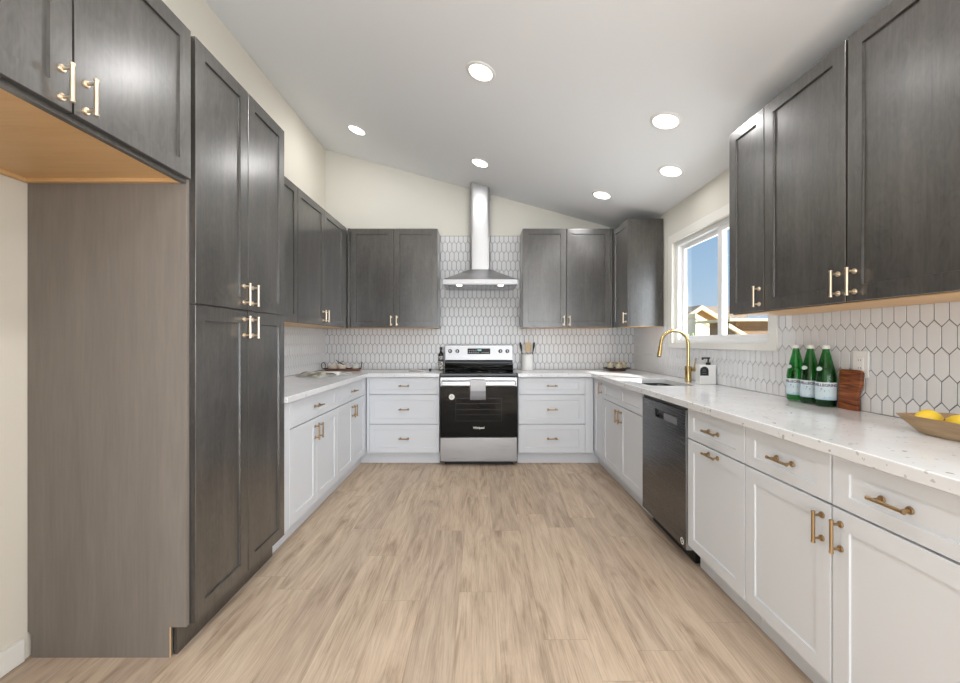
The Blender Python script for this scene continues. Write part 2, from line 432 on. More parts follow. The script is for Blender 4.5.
# ------------------------------------------------------------------ cabinets
HANDLE_R, HANDLE_L, HANDLE_C, HANDLE_S = .0052, .104, .076, .030
def handle_mesh():
    b = MB(); S = -HANDLE_S
    b.lathe([(0, -HANDLE_L/2), (.0062, -HANDLE_L/2), (.0062, -HANDLE_L/2+.006), (HANDLE_R, -HANDLE_L/2+.007), (HANDLE_R, HANDLE_L/2-.007), (.0062, HANDLE_L/2-.006), (.0062, HANDLE_L/2), (0, HANDLE_L/2)], (0, S, 0), 14)
    for s in (-1, 1):
        b.lathe([(0, S), (.0042, S), (.0042, -.0055), (.0095, -.005), (.0105, -.003), (.0105, 0), (0, 0)], (0, 0, s*HANDLE_C/2), 14, 'y')
    bmesh.ops.recalc_face_normals(b.bm, faces=b.bm.faces)
    me = bpy.data.meshes.new('handle'); b.bm.to_mesh(me); b.bm.free(); me.set_sharp_from_angle(angle=.7); return me
HM = handle_mesh(); HM.materials.append(M['brass'])
HM2 = HM.copy(); HM2.materials.clear(); HM2.materials.append(M['champagne'])
def add_handle(parent, x, z, horiz, dark):
    h = bpy.data.objects.new('handle', HM2 if dark else HM); C.objects.link(h); h.parent = parent
    h.location = (x, 0, z)
    if horiz: h.rotation_euler = (0, PI/2, 0)
    return h
def front(parent, name, x0, x1, z0, z1, m, stile=.058, rail=None, gap=.0016, th=.020):
    R_ = .009 if m == 'dark' else .0055
    if m == 'dark': gap = .0026
    """five-piece shaker front; its origin is its lower left corner on the outer face"""
    rail = stile if rail is None else rail
    b = MB(); W, H = x1-x0-2*gap, z1-z0-2*gap; R = R_; c = .0018
    o_ = [(0, 0), (W, 0), (W, H), (0, H)]
    i_ = [(stile, rail), (W-stile, rail), (W-stile, H-rail), (stile, H-rail)]
    j_ = [(stile+c, rail+c), (W-stile-c, rail+c), (W-stile-c, H-rail-c), (stile+c, H-rail-c)]
    e = .0012
    rings = [([(x, y) for x, y in o_], th), (o_, e), ([(e, e), (W-e, e), (W-e, H-e), (e, H-e)], 0), (i_, 0), (i_, .0015), (j_, R)]
    vs = [[b.bm.verts.new((p[0], d, p[1])) for p in r] for r, d in rings]
    for a, q in zip(vs, vs[1:]):
        for k in range(4): b._f([a[k], a[(k+1) % 4], q[(k+1) % 4], q[k]])
    b._f(vs[-1]); b._f(vs[0][::-1])
    o = b.build(name, m, parent); o.location = (x0+gap, 0, z0+gap)
    return o, W, H

def cabinet(name, label, cat, loc, rz, w, depth, z0, z1, fronts, dark=False, toe=True, group=None, carcass=None, wall_gap=.012, maple=False, fill=(), ret=None):
    r = thing(name, label, cat, loc, rz, group)
    m = 'dark' if dark else 'white'
    b = MB()
    if carcass: carcass(b)
    elif maple: b.box(0, w, .0205, depth-wall_gap, z0+.004, z1)
    else: b.box(0, w, .0205, depth-wall_gap, z0, z1)
    b.build('carcass', m, r)
    if maple:
        b = MB(); b.box(.002, w-.002, .022, depth-wall_gap, z0, z0+.0035); b.build('underside', 'maple', r)
    for (a, c, d, e) in fill:
        b = MB(); b.box(a, c, .002, .021, d, e); b.build('filler_strip', m, r, bevel=.001)
    if toe:
        b = MB(); b.box(0, w, .069, .083, 0, z0)
        if ret: b.box(ret[0], ret[0]+.014, ret[1]-.02, ret[2], 0, z0-.001)
        b.build('toe_kick', m, r)
    for f in fronts:
        kind, x0, x1, a, c = f[:5]; hd = f[5] if len(f) > 5 else None; st = f[6] if len(f) > 6 else .058; rl = f[7] if len(f) > 7 else st
        o, W, H = front(r, kind, x0, x1, a, c, m, st, rl)
        if hd: add_handle(o, hd[0]-x0-.0016, hd[1]-a-.0016, hd[2], dark)
    return r
E = PI/2
# ---- left run: tall pantry
PX = -1.110
PD = XL-PX  # negative
pd = abs(PD)
ptop, psplit, pb = 2.412, 1.364, .117
r = cabinet('pantry_cabinet', 'tall dark-stained two-tier pantry cabinet with four shaker doors', 'cabinet', (PX, 1.605, 0), E, .735, pd, pb, ptop,
    [('door', 0, .3675, psplit+.001, ptop, (.3675-.036, psplit+.075, False)), ('door', .3675, .735, psplit+.001, ptop, (.3675+.036, psplit+.075, False)),
     ('door', 0, .3675, pb, psplit-.001, (.3675-.036, psplit-.08, False)), ('door', .3675, .735, pb, psplit-.001, (.3675+.036, psplit-.08, False))], dark=True)
b = MB(); b.poly([(.0215, pb), (.086, pb), (.086, 0), (pd-.016, 0), (pd-.016, .09), (pd-.002, .10), (pd-.002, ptop), (.0215, ptop)], [], lambda u, v, t: (t, u, v), -.018, -.0005)
b.build('side_panel', 'dark_panel', r, bevel=.001)
b = MB(); b.box(-.018, -.0145, .083, .0855, 0, pb); b.build('raw_edge', 'maple', r)
# ---- cabinet bridging the refrigerator gap
fz = 1.826
def fc(b):
    b.box(.02, .92, .0205, pd-.002, fz+.02, ptop)
    b.box(0.0, .92, .0205, .04, fz, fz+.02)
r = cabinet('refrigerator_bridge_cabinet', 'dark two-door cabinet bridging the empty refrigerator gap, with maple underside', 'cabinet', (PX, .665, 0), E, .92, pd, fz, ptop,
    [('door', 0, .46, fz+.012, ptop, (.46-.034, fz+.078, False)), ('door', .46, .92, fz+.012, ptop, (.46+.034, fz+.078, False))], dark=True, toe=False, carcass=fc)
b = MB(); b.box(.02, .919, .041, pd-.003, fz+.014, fz+.0195)
b.box(.90, .919, .041, pd-.003, fz, fz+.0138); b.box(.02, .899, pd-.022, pd-.003, fz, fz+.0138)
b.build('underside', 'maple', r)
b = MB(); b.box(-.001, .0195, .0205, pd-.016, 0, ptop); b.build('side_panel', 'dark_panel', r)

# ---- left wall uppers
UX = -1.393; ud = abs(XL-UX); uz, ut = 1.356, 2.400
hz = uz+.085
cabinet('wall_cabinet', 'dark two-door wall cabinet on left wall, right beside the tall pantry', 'cabinet', (UX, 2.345, 0), E, .805, ud, uz, ut,
    [('door', 0, .4, uz+.004, ut, (.4-.034, hz, False)), ('door', .4, .805, uz+.004, ut, (.4+.034, hz, False))], dark=True, toe=False, maple=True, group='dark wall cabinets')
cabinet('wall_cabinet', 'dark two-door wall cabinet on left wall reaching into the back corner', 'cabinet', (UX, 3.152, 0), E, 4.63-3.152, ud, uz, ut,
    [('door', 0, .533, uz+.004, ut, (.533-.034, hz, False)), ('door', .533, 1.06, uz+.004, ut, (.533+.034, hz, False))], dark=True, toe=False, maple=True, fill=[(1.06, 1.158, uz+.004, ut)], group='dark wall cabinets')
# ---- back wall uppers
UY = 4.315; bd = YB-UY
cabinet('wall_cabinet', 'dark two-door wall cabinet on back wall, left of the range hood', 'cabinet', (-1.389, UY, 0), 0, .944, bd, uz, ut,
    [('door', .030, .487, uz+.004, ut, (.487-.030, hz-.01, False)), ('door', .487, .944, uz+.004, ut, (.487+.030, hz-.01, False))], dark=True, toe=False, maple=True, fill=[(0, .029, uz+.004, ut)], group='dark wall cabinets')
cabinet('wall_cabinet', 'dark two-door wall cabinet on back wall, right of the range hood', 'cabinet', (.448, UY, 0), 0, .960, bd, uz, ut,
    [('door', 0, .458, uz+.004, ut, (.458-.030, hz-.01, False)), ('door', .458, .916, uz+.004, ut, (.458+.030, hz-.01, False))], dark=True, toe=False, maple=True, fill=[(.917, .940, uz+.004, ut)], group='dark wall cabinets')
# ---- right wall uppers
RX = 1.393; rd = XR-RX
cabinet('wall_cabinet', 'narrow dark wall cabinet in the back right corner, between hood cabinets and window', 'cabinet', (RX, 4.31, 0), -E, .42, rd, uz, 2.375,
    [('door', 0, .42, uz+.004, 2.375, (.42-.036, hz, False))], dark=True, toe=False, maple=True, group='dark wall cabinets')
rz0, rt = 1.363, 2.372; hz2 = rz0+.078
cabinet('wall_cabinet', 'slim single-door dark wall cabinet overlapping the near end of the window', 'cabinet', (RX, 2.305, 0), -E, .283, rd, rz0, rt,
    [('door', 0, .283, rz0+.004, rt, (.283-.034, hz2, False), .055)], dark=True, toe=False, maple=True, group='dark wall cabinets')
r = cabinet('wall_cabinet', 'large two-door dark wall cabinet nearest the camera above the green bottles', 'cabinet', (RX, 2.021, 0), -E, .906, rd, rz0, rt,
    [('door', 0, .452, rz0+.004, rt, (.452-.034, hz2, False)), ('door', .454, .906, rz0+.004, rt, (.454+.034, hz2, False))], dark=True, toe=False, maple=True, group='dark wall cabinets')
near = [o for o in bpy.data.objects if o.parent == r and o.name.startswith('door')][-1]
near.rotation_euler = (0, math.radians(.28), 0)

# ---- base cabinets
LX = -1.122; ld = abs(XL-LX); g = 'white base cabinets'
zt, zs, zb = CB-.006, .697, .117
dr = (zs+zt)/2
def drdoor(x0, x1, hside=None):
    pass
cabinet('base_cabinet', 'white base cabinet beside the pantry, one drawer over two doors', 'cabinet', (LX, 2.345, 0), E, .895, ld, zb, CB-.001,
    [('drawer', .085, .895, zs+.002, zt, (.49, dr, True), .058, .042), ('door', .085, .49, zb, zs-.002, (.49-.034, zs-.095, False)), ('door', .49, .895, zb, zs-.002, (.49+.034, zs-.095, False))],
    fill=[(0, .084, zb, zt)], group=g)
cabinet('base_cabinet', 'white base cabinet on the left run next to the inner corner, under the tray', 'cabinet', (LX, 3.241, 0), E, 4.63-3.241, ld, zb, CB-.001,
    [('drawer', 0, .78, zs+.002, zt, (.40, dr, True), .058, .042), ('door', 0, .40, zb, zs-.002, (.40-.030, zs-.095, False)), ('door', .40, .78, zb, zs-.002, (.40+.030, zs-.095, False))],
    toe=True, fill=[(.781, .815, zb, zt)], group=g, ret=(.888, .018, .0685))
BY = 4.06; bbd = YB-BY
def drawers3(x0, x1, st=.058):
    c = (x0+x1)/2
    return [('drawer', x0, x1, .694, zt, (c, .778, True), st, .042), ('drawer', x0, x1, .402, .690, (c, .546, True), st, .05), ('drawer', x0, x1, zb, .398, (c, .258, True), st, .05)]
cabinet('base_cabinet', 'white three-drawer base cabinet left of the range', 'cabinet', (-1.118, BY, 0), 0, .717, bbd, zb, CB-.001,
    drawers3(.027, .717, .045), fill=[(0, .026, zb, zt)], group=g)
cabinet('base_cabinet', 'white three-drawer base cabinet right of the range', 'cabinet', (.376, BY, 0), 0, .742, bbd, zb, CB-.001,
    drawers3(.006, .660, .06), fill=[(.661, .742, zb, zt)], group=g)
BX = 1.122; brd = XR-BX
cabinet('base_cabinet', 'white corner base cabinet with a tall narrow door, beyond the sink cabinet', 'cabinet', (BX, 4.63, 0), -E, 4.63-3.758, brd, zb, CB-.001,
    [('door', .595, .871, zb, zt, (.835, zt-.075, False), .05)], fill=[(.57, .594, zb, zt)], group=g, ret=(4.63-4.143, .017, .0685))
def sinkc(b):
    w = .912
    b.box(0, w, .0205, brd-.012, zb, .655); b.box(0, w, .0205, .04, .655, CB-.001)
    b.box(0, .018, .04, brd-.012, .655, CB-.001); b.box(w-.018, w, .04, brd-.012, .655, CB-.001)
cabinet('base_cabinet', 'white sink cabinet with two false drawer fronts and two doors', 'cabinet', (BX, 3.757, 0), -E, .912, brd, zb, CB-.001,
    [('false_front', 0, .456, zs+.002, zt, None, .05, .042), ('false_front', .456, .912, zs+.002, zt, None, .05, .042),
     ('door', 0, .456, zb, zs-.002, (.456-.034, zs-.085, False)), ('door', .456, .912, zb, zs-.002, (.456+.034, zs-.085, False))], carcass=sinkc, group=g)
cabinet('base_cabinet', 'white pull-out base cabinet next to the dishwasher, its door handle horizontal', 'cabinet', (BX, 2.226, 0), -E, .480, brd, zb, CB-.001,
    [('drawer', 0, .478, zs+.002, zt, (.245, dr, True), .058, .042), ('door', 0, .478, zb, zs-.002, (.245, zs-.031, True))], group=g)
cabinet('base_cabinet', 'wide white base cabinet nearest the camera with two drawers over two doors', 'cabinet', (BX, 1.744, 0), -E, .860, brd, zb, CB-.001,
    [('drawer', 0, .427, zs+.002, zt, (.225, dr, True), .058, .042), ('drawer', .431, .860, zs+.002, zt, (.632, dr, True), .058, .042),
     ('door', 0, .427, zb, zs-.002, (.427-.034, zs-.085, False)), ('door', .431, .860, zb, zs-.002, (.431+.032, zs-.085, False))], group=g)

# ---- worktops
EX = 1.094; EY = 4.03
b = MB(); b.poly([(XL+.001, 2.343), (-EX, 2.343), (-EX, EY), (-.397, EY), (-.397, YB-.001), (XL+.001, YB-.001)], [], lambda u, v, t: (u, v, t), CB, CT)
tag(b.build('worktop', 'quartz', bevel=.003), 'L-shaped white quartz worktop left of the range, running from pantry to range', 'worktop')
SX0, SX1, SY0, SY1 = 1.215, 1.545, 2.93, 3.47
b = MB(); b.poly([(EX, .885), (XR-.001, .885), (XR-.001, YB-.001), (.373, YB-.001), (.373, EY), (EX, EY)], [rrect(SX0, SX1, SY0, SY1, .06)], lambda u, v, t: (u, v, t), CB, CT)
tag(b.build('worktop', 'quartz', bevel=.003), 'long speckled white quartz worktop holding the sink, right of the range', 'worktop')

# ---- sink
b = MB()
o_ = rrect(SX0-.006, SX1+.006, SY0-.006, SY1+.006, .064); i_ = rrect(SX0+.012, SX1-.012, SY0+.012, SY1-.012, .06)
def ring(pts, z): return [b.bm.verts.new((x, y, z)) for x, y in pts]
rs = [ring(rrect(SX0-.018, SX1+.018, SY0-.018, SY1+.018, .07), .8635), ring(o_, .8635), ring(o_, .855), ring(i_, .70), ring(rrect(SX0+.05, SX1-.05, SY0+.05, SY1-.05, .03), .688)]
rs2 = [ring(rrect(SX0-.018, SX1+.018, SY0-.018, SY1+.018, .07), .861), ring(rrect(SX0-.008, SX1+.008, SY0-.008, SY1+.008, .066), .8605), ring(rrect(SX0+.006, SX1-.006, SY0+.006, SY1-.006, .06), .698), ring(rrect(SX0+.04, SX1-.04, SY0+.04, SY1-.04, .03), .684)]
for R_ in (rs, rs2):
    for a, q in zip(R_, R_[1:]):
        n = len(a)
        for k in range(n): b._f([a[k], a[(k+1) % n], q[(k+1) % n], q[k]])
    b._f(R_[-1])
n = len(rs[0])
for k in range(n): b._f([rs[0][k], rs[0][(k+1) % n], rs2[0][(k+1) % n], rs2[0][k]])
sk = thing('kitchen_sink', 'undermount dark stainless sink set in the worktop under the window', 'sink')
b.build('basin', 'basin', sk)
b = MB(); b.lathe([(0, .690), (.045, .690), (.045, .693), (.036, .694), (.03, .691), (0, .691)], ((SX0+SX1)/2, (SY0+SY1)/2, 0)); b.build('drain', 'steel', sk)

# ---- faucet
fx, fy = 1.625, 3.215
t = thing('kitchen_faucet', 'brushed gold gooseneck faucet with side lever behind the sink', 'faucet', (fx, fy, CT))
b = MB(); b.lathe([(0, 0), (.027, 0), (.027, .004), (.0245, .006), (.0245, .118), (.022, .122), (0, .122)]); b.build('base', 'gold', t)
R0 = .107; pts = [(0, 0, .118), (0, 0, .20), (0, 0, .292)]
for k in range(1, 17):
    a = PI*k/16*(.985); pts.append((-R0+R0*math.cos(a), 0, .292+R0*math.sin(a)))
pts += [(-2*R0-.004, 0, .268)]
b = MB(); b.tube(pts, .0125, 16); b.build('spout', 'gold', t)
b = MB(); b.tube([(-2*R0-.003, 0, .275), (-2*R0-.0065, 0, .245), (-2*R0-.010, 0, .225), (-2*R0-.014, 0, .200)], [.0145, .0155, .0165, .0168], 16)
sh = b.build('spray_head', 'gold', t)
b = MB(); b.tube([(-2*R0-.0142, 0, .1985), (-2*R0-.0150, 0, .192)], .015, 16); b.build('nozzle', 'black', sh)
b = MB(); b.tube([(.020, -.004, .096), (.05, -.006, .096)], .017, 16); b.tube([(.05, -.006, .096), (.054, -.006, .096)], .0145, 16)
b.tube([(.044, -.006, .105), (.048, -.010, .14), (.054, -.016, .185)], [.0048, .0045, .004], 10); b.build('lever', 'gold', t)

# ---- range
rx = -.0125; W2 = .3785; ry = 4.03
t = thing('range', 'stainless steel electric range with black glass oven door', 'range', (rx, ry, 0))
b = MB(); b.box(-W2+.002, W2-.002, .02, .60, .025, .872); b.box(-W2+.04, W2-.04, .05, .55, 0, .025); b.build('body', 'black', t)
b = MB(); b.box(-W2, W2, -.012, .555, .876, .906); ck = b.build('cooktop', 'blackglass', t, bevel=.006, seg=3)
M['display_print_m'] = mat('display_print', (.45, .45, .45), .5)
gm = mat('burner_ring_print', (.10, .10, .10), .3)
for (x, y, r_) in ((-.19, .16, .105), (.19, .16, .09), (-.19, .41, .075), (.19, .41, .095)):
    b = MB(); b.lathe([(r_-.004, .9061), (r_-.004, .9066), (r_, .9066), (r_, .9061), (r_-.004, .9061)], (x, y, 0), 36); b.build('burner', gm, ck)
dz0, dz1 = .285, .868
b = MB(); b.box(-W2+.003, W2-.003, -.018, .019, dz0, .775); dd = b.build('oven_door', 'blackglass', t, bevel=.003)
b = MB(); b.box(-W2+.003, W2-.003, -.016, .019, .776, dz1); b.build('top_band', 'steel', dd, bevel=.004)
b = MB(); b.box(-W2+.02, W2-.02, -.066, -.046, .785, .835)
for s in (-1, 1): b.box(s*(W2-.045)-.012, s*(W2-.045)+.012, -.050, -.015, .795, .825)
b.build('handle', 'steel', dd, bevel=.008, seg=3)
wm = mat('oven_window_frame', (.030, .029, .028), .25)
b = MB()
b.poly([(-.225, .44), (.225, .44), (.225, .665), (-.225, .665)], [[(-.222, .443), (.222, .443), (.222, .662), (-.222, .662)]], lambda u, v, q: (u, q, v), -.0188, -.0181)
for z in (.50, .55, .61): b.box(-.215, .215, -.0187, -.0181, z, z+.003)
b.build('oven_window', wm, dd)
def text_obj(s, size, name, m, parent, loc, rot, ext=.0003, bend=None, align='CENTER'):
    cu = bpy.data.curves.new(name, 'FONT'); cu.body = s; cu.size = size; cu.align_x = align; cu.align_y = 'CENTER'; cu.extrude = ext; cu.offset = size*.03
    tmp = bpy.data.objects.new('tmp', cu); C.objects.link(tmp)
    dg = bpy.context.evaluated_depsgraph_get(); me = bpy.data.meshes.new_from_object(tmp.evaluated_get(dg))
    bpy.data.objects.remove(tmp)
    if bend:
        for v in me.vertices:
            a = v.co.x/bend; rr = bend+v.co.z; v.co = Vector((math.sin(a)*rr, v.co.y, math.cos(a)*rr))
    me.materials.clear(); me.materials.append(M[m] if isinstance(m, str) else m)
    o = bpy.data.objects.new(name, me); C.objects.link(o); o.parent = parent; o.location = loc; o.rotation_euler = rot
    return o
text_obj('Whirlpool', .026, 'badge', 'plastic', dd, (0.0, -.0186, .374), (PI/2, 0, 0))
b = MB(); b.lathe([(0, -.0182), (.028, -.0182), (.028, -.0190), (0, -.0190)], (-.263, 0, .675), 24, 'y')
st = b.build('round_sticker', 'paper', dd)
gy = mat('grey_print', (.25, .25, .26), .6)
b = MB(); b.lathe([(.010, -.0191), (.010, -.0193), (.0125, -.0193), (.0125, -.0191), (.010, -.0191)], (-.263, 0, .675), 20, 'y'); b.lathe([(0, -.0193), (.004, -.0193), (.004, -.0191), (0, -.0191)], (-.263, 0, .675), 12, 'y')
b.build('print', gy, st)
b = MB(); b.box(-W2+.003, W2-.003, -.016, .019, .045, .279); b.build('drawer', 'steel', t, bevel=.004)
bg_ = thing  # keep name short
yb0 = .555
b = MB()
b.poly([(.59, .907), (.525, .915), (.54, .93), (.548, .985), (.545, 1.006), (.59, 1.006)], [], lambda u, v, q: (q, u, v), -.376, .376)
kg = b.build('vent_ledge', 'blackglass', t, bevel=.002)
b = MB(); b.poly([(.59, 1.0065), (.535, 1.0065), (.548, 1.175), (.59, 1.175)], [], lambda u, v, q: (q, u, v), -.378, .378)
bgd = b.build('backguard', 'steel', t, bevel=.004)
tl = math.atan2(.013, .169)
def on_guard(z): return .535+(z-1.0065)*.013/.1685
for kx in (-.319, -.238, .239, .316):
    z = 1.108
    b = MB(); b.lathe([(0, -.024), (.014, -.024), (.017, -.020), (.0195, -.004), (.022, -.001), (.022, .002), (0, .002)], (0, 0, 0), 20, 'y')
    kn = b.build('knob', 'knob', bgd); kn.location = (kx, on_guard(z)-.001, z)
    b = MB(); b.box(-.0035, .0035, -.027, -.0235, -.012, .012); b.build('pointer', 'steel', kn)
b = MB(); b.box(-.126, .126, -.003, .003, -.031, .031); dsp = b.build('display', 'blackglass', bgd, bevel=.001); dsp.location = (0, on_guard(1.106)-.002, 1.106)
b = MB()
for i in range(5):
    for zz in (-.016, .004, ): b.box(-.11+i*.024, -.098+i*.024, -.0036, -.003, zz, zz+.005)
b.build('key_print', 'display_print_m', dsp); b = MB()
for i in range(4): b.box(.03+i*.022, .042+i*.022, -.0036, -.003, -.016, -.011)
b.build('key_print', 'display_print_m', dsp)
text_obj('12:00', .020, 'clock_digits', mat('lit_digits', (.2, .6, .6), .5, emit=(.5, .9, .9), es=.6), dsp, (0.005, -.0034, .012), (PI/2, 0, 0), .0002)
# towel folded over the oven handle
b = MB(); pr = []
n = 12
def tw(x, k):  # wavy cloth
    return .0022*math.sin(x*60+k)
prof = [(-.0725, .655), (-.0728, .70), (-.0725, .76), (-.0720, .815), (-.0700, .838), (-.062, .8425), (-.050, .8425), (-.0425, .838), (-.041, .815), (-.0400, .77), (-.040, .72)]
xs = [-.004-.079+.150*i/n for i in range(n+1)]
G = [[b.bm.verts.new((x, y-(abs(tw(x, j))if y < -.06 else 0), z)) for x in xs] for j, (y, z) in enumerate(prof)]
for a, q in zip(G, G[1:]):
    for i in range(n): b._f([a[i], a[i+1], q[i+1], q[i]], True)
tm = mat('grey_white_towel_cloth', (.7, .7, .7), .95); k = N(tm)
tcx = k.n('TexCoord'); sxx = k.n('SeparateXYZ'); k.l(tcx.outputs['Object'], sxx.inputs[0])
k.col(k.ramp(k.math('ADD', sxx.outputs[2], 0), (0.0, (.30, .30, .32)), (.735, (.27, .27, .29)), (.745, (.52, .52, .54)), (.80, (.60, .60, .62))))
tow = b.build('hand_towel', tm)
tow.location = (rx, ry, 0); md = tow.modifiers.new('s', 'SOLIDIFY'); md.thickness = .003; md.offset = 1
tag(tow, 'grey two-tone hand towel folded over the oven handle', 'towel')

# ---- range hood
t = thing('range_hood', 'stainless steel chimney range hood with pyramid canopy above the range', 'range hood', (0, 0, 0))
hy0, hy1 = 4.15, YB-.007
b = MB(); z0, z1, z2 = 1.790, 1.842, 1.985
b.box(-.377, .377, hy0, hy1, z0, z1)
b.hexa([(-.377, hy0, z1), (.377, hy0, z1), (.377, hy1, z1), (-.377, hy1, z1)], [(-.112, 4.405, z2), (.112, 4.405, z2), (.112, hy1, z2), (-.112, hy1, z2)])
cn = b.build('canopy', 'steel', t, bevel=.002)
b = MB(); b.box(-.33, .33, hy0+.05, hy1-.05, z0-.006, z0-.0005)
for i in range(14): b.box(-.31+i*.0455, -.285+i*.0455, hy0+.07, hy1-.07, z0-.009, z0-.006)
b.build('filter', 'basin', cn)
hl = mat('hood_lamp_glass', (.9, .9, .9), .3, emit=(1, .97, .9), es=2.0)
for s in (-1, 1):
    b = MB(); b.lathe([(0, z0-.012), (.026, z0-.012), (.03, z0-.006), (.03, z0-.002), (0, z0-.002)], (s*.21, hy0+.033, 0), 20); b.build('lamp', hl, cn)
b = MB()
for i in range(5): b.lathe([(0, -.004), (.006, -.004), (.0065, 0), (0, 0)], ((i-2)*.022, hy0, (z0+z1)/2), 12, 'y')
b.build('button', 'steel_v', cn)
def chim(x, y0, zlo, tpad):
    b = MB(); sec = rrect(-x, x, y0, hy1, .03, 5)
    lo = [b.bm.verts.new((p[0], p[1], zlo)) for p in sec]; hi = [b.bm.verts.new((p[0], p[1], ceil_z(p[0])-tpad)) for p in sec]
    for i in range(len(sec)): b._f([lo[i], lo[(i+1) % len(sec)], hi[(i+1) % len(sec)], hi[i]], True)
    b._f(lo); b._f(hi); return b
chim(.108, 4.413, z2-.002, .55).build('lower_duct_cover', 'steel_v', t)
chim(.103, 4.420, z2+.35, .004).build('upper_duct_cover', 'steel_v', t)
b = MB(); b.box(.1075, .114, 4.50, 4.54, 2.76, 2.82); b.build('bracket', 'steel', t)

# ---- dishwasher
t = thing('dishwasher', 'dark stainless built-in dishwasher between sink cabinet and pull-out cabinet', 'dishwasher', (BX, 2.839, 0), -E)
w_ = .609
b = MB(); b.box(.006, w_-.006, .030, .57, .10, .845); b.box(.03, w_-.03, .06, .50, 0.0, .10); b.build('tub', 'black', t)
b = MB()
px0, px1, pz0, pz1 = .20, .50, .742, .790
b.poly([(.004, .085), (w_-.012, .085), (w_-.012, .838), (.004, .838)], [[(px0, pz0), (px1, pz0), (px1, pz1), (px0, pz1)]], lambda u, v, q: (u, q, v), -.004, .029)
do = b.build('door', 'dsteel', t, bevel=.003)
b = MB(); b.box(px0+.001, px1-.001, .024, .0285, pz0, pz1); b.build('pocket', 'black', do)
b = MB(); b.hexa([(px0+.13, -.0035, pz0), (px1, -.0035, pz0), (px1, .02, pz0+.004), (px0+.13, .02, pz0+.004)], [(px0+.13, -.002, pz1-.006), (px1, -.002, pz1-.006), (px1, .020, pz1), (px0+.13, .020, pz1)])
b.build('handle', 'steel', do)
b = MB(); b.box(w_-.0115, w_-.004, -.002, .030, .085, .842); b.build('edge_trim', 'steel_v', t)
b = MB(); b.box(.004, w_-.004, .006, .030, .8395, .864); b.build('top_gap_shade', 'black', t)  # black strip stands in for the shade in the gap above the door
b = MB(); b.box(.055, .115, -.0046, -.0041, .806, .814); b.build('badge', gy, do)
b = MB(); b.lathe([(.012, -.0048), (.012, -.0041), (.019, -.0041), (.019, -.0048), (.012, -.0048)], (w_-.048, 0, .115), 20, 'y'); b.lathe([(0, -.0048), (.005, -.0048), (.005, -.0041), (0, -.0041)], (w_-.048, 0, .115), 12, 'y')
b.build('round_sticker', 'paper', do)

# ------------------------------------------------------------------ recessed ceiling lights
em = mat('lamp_diffuser', (1, 1, 1), .5, emit=(1, .985, .95), es=5.0)
tilt = math.atan(.274)
def downlight(x, y, label, k_=1.0):
    t = thing('recessed_ceiling_light', label, 'ceiling light', (x, y, ceil_z(x)), 0, 'round recessed ceiling lights')
    t.rotation_euler = (0, tilt, 0)
    b = MB(); b.lathe([(.074, -.001), (.074, -.006), (.080, -.009), (.094, -.004), (.096, -.0005), (.074, -.001)], (0, 0, 0), 32); b.build('trim_ring', 'plastic', t)
    b = MB(); b.lathe([(0, -.006), (.055, -.006), (.0735, -.0045), (.0735, -.001), (0, -.001)], (0, 0, 0), 32); b.build('diffuser', em, t)
    d = bpy.data.lights.new('downlight', 'AREA'); d.shape = 'DISK'; d.size = .14; d.energy = LAMP_W*k_; d.color = (1, .985, .97)
    l = bpy.data.objects.new('downlight', d); C.objects.link(l); l.parent = t; l.location = (0, 0, -.012)
    return t
downlight(.006, 2.575, 'largest-looking ceiling light over the middle of the floor')
downlight(1.155, 2.56, 'ceiling light in front of the long right wall cabinets, nearer of the right pair', .75)
downlight(1.446, 3.12, 'ceiling light above the sink, close to the window wall', .4)
downlight(1.144, 3.865, 'ceiling light above the right back corner, low on the ceiling slope')
downlight(.0, 3.89, 'ceiling light just in front of the range hood chimney')
downlight(-1.167, 3.91, 'leftmost visible ceiling light, above the left back corner')
for x, y in ((.0, 1.25), (1.15, 1.25), (0, -.4), (1.15, -.4), (0, -1.9), (1.15, -1.9), (-1.16, -1.0)):
    downlight(x, y, 'recessed ceiling light above or behind the camera, outside the photo', 3.0 if (x, y) == (.0, 1.25) else 1.0)

# ------------------------------------------------------------------ things on the worktops
Z = CT+.0005
# left tray
blk = M['black']
t = thing('serving_tray', 'oval copper-brown tray with black loop handles in the left back corner', 'tray', (-1.475, 4.42, Z), 0)
copper = mat('copper_brown_metal', (.42, .22, .15), .4, .7)
def ell(a, b_, z, n=36): return [(a*math.cos(2*PI*i/n), b_*math.sin(2*PI*i/n), z) for i in range(n)]
b = MB()
R_ = [ell(.185, .085, 0), ell(.19, .09, .006), ell(.205, .105, .022), ell(.202, .102, .022), ell(.186, .086, .009)]
V_ = [[b.bm.verts.new(p) for p in r_] for r_ in R_]
for a, q in zip(V_, V_[1:]):
    for i in range(36): b._f([a[i], a[(i+1) % 36], q[(i+1) % 36], q[i]], True)
b._f(V_[0]); b._f(V_[-1]); b.build('dish', copper, t)
b = MB(); b.tube([Vector(p) for p in ell(.205, .105, .024)]+[Vector(ell(.205, .105, .024)[0])], .0035, 8); b.build('rim', blk, t)
for s in (-1, 1):
    b = MB(); b.tube([(s*.202, -.035, .022), (s*.215, -.032, .06), (s*.212, -.018, .082), (s*.205, 0, .088), (s*.200, .018, .082), (s*.195, .032, .06), (s*.2, .035, .022)], .004, 8); b.build('handle', blk, t)
cer = mat('cream_ceramic', (.74, .66, .56), .4)
def cup(name, label, loc, r_, h, m=cer, cat='cup', group=None):
    b = MB(); b.lathe([(0, 0), (r_*.75, 0), (r_*.95, h*.25), (r_, h), (r_*.93, h), (r_*.86, h*.3), (0, h*.12)], (0, 0, 0), 24)
    o = b.build(name, m); o.location = loc; tag(o, label, cat, group); return o
tz = Z+.0105
cup('bowl', 'cream bowl on the left of the oval tray', (-1.578, 4.42, tz), .052, .05, cat='bowl')
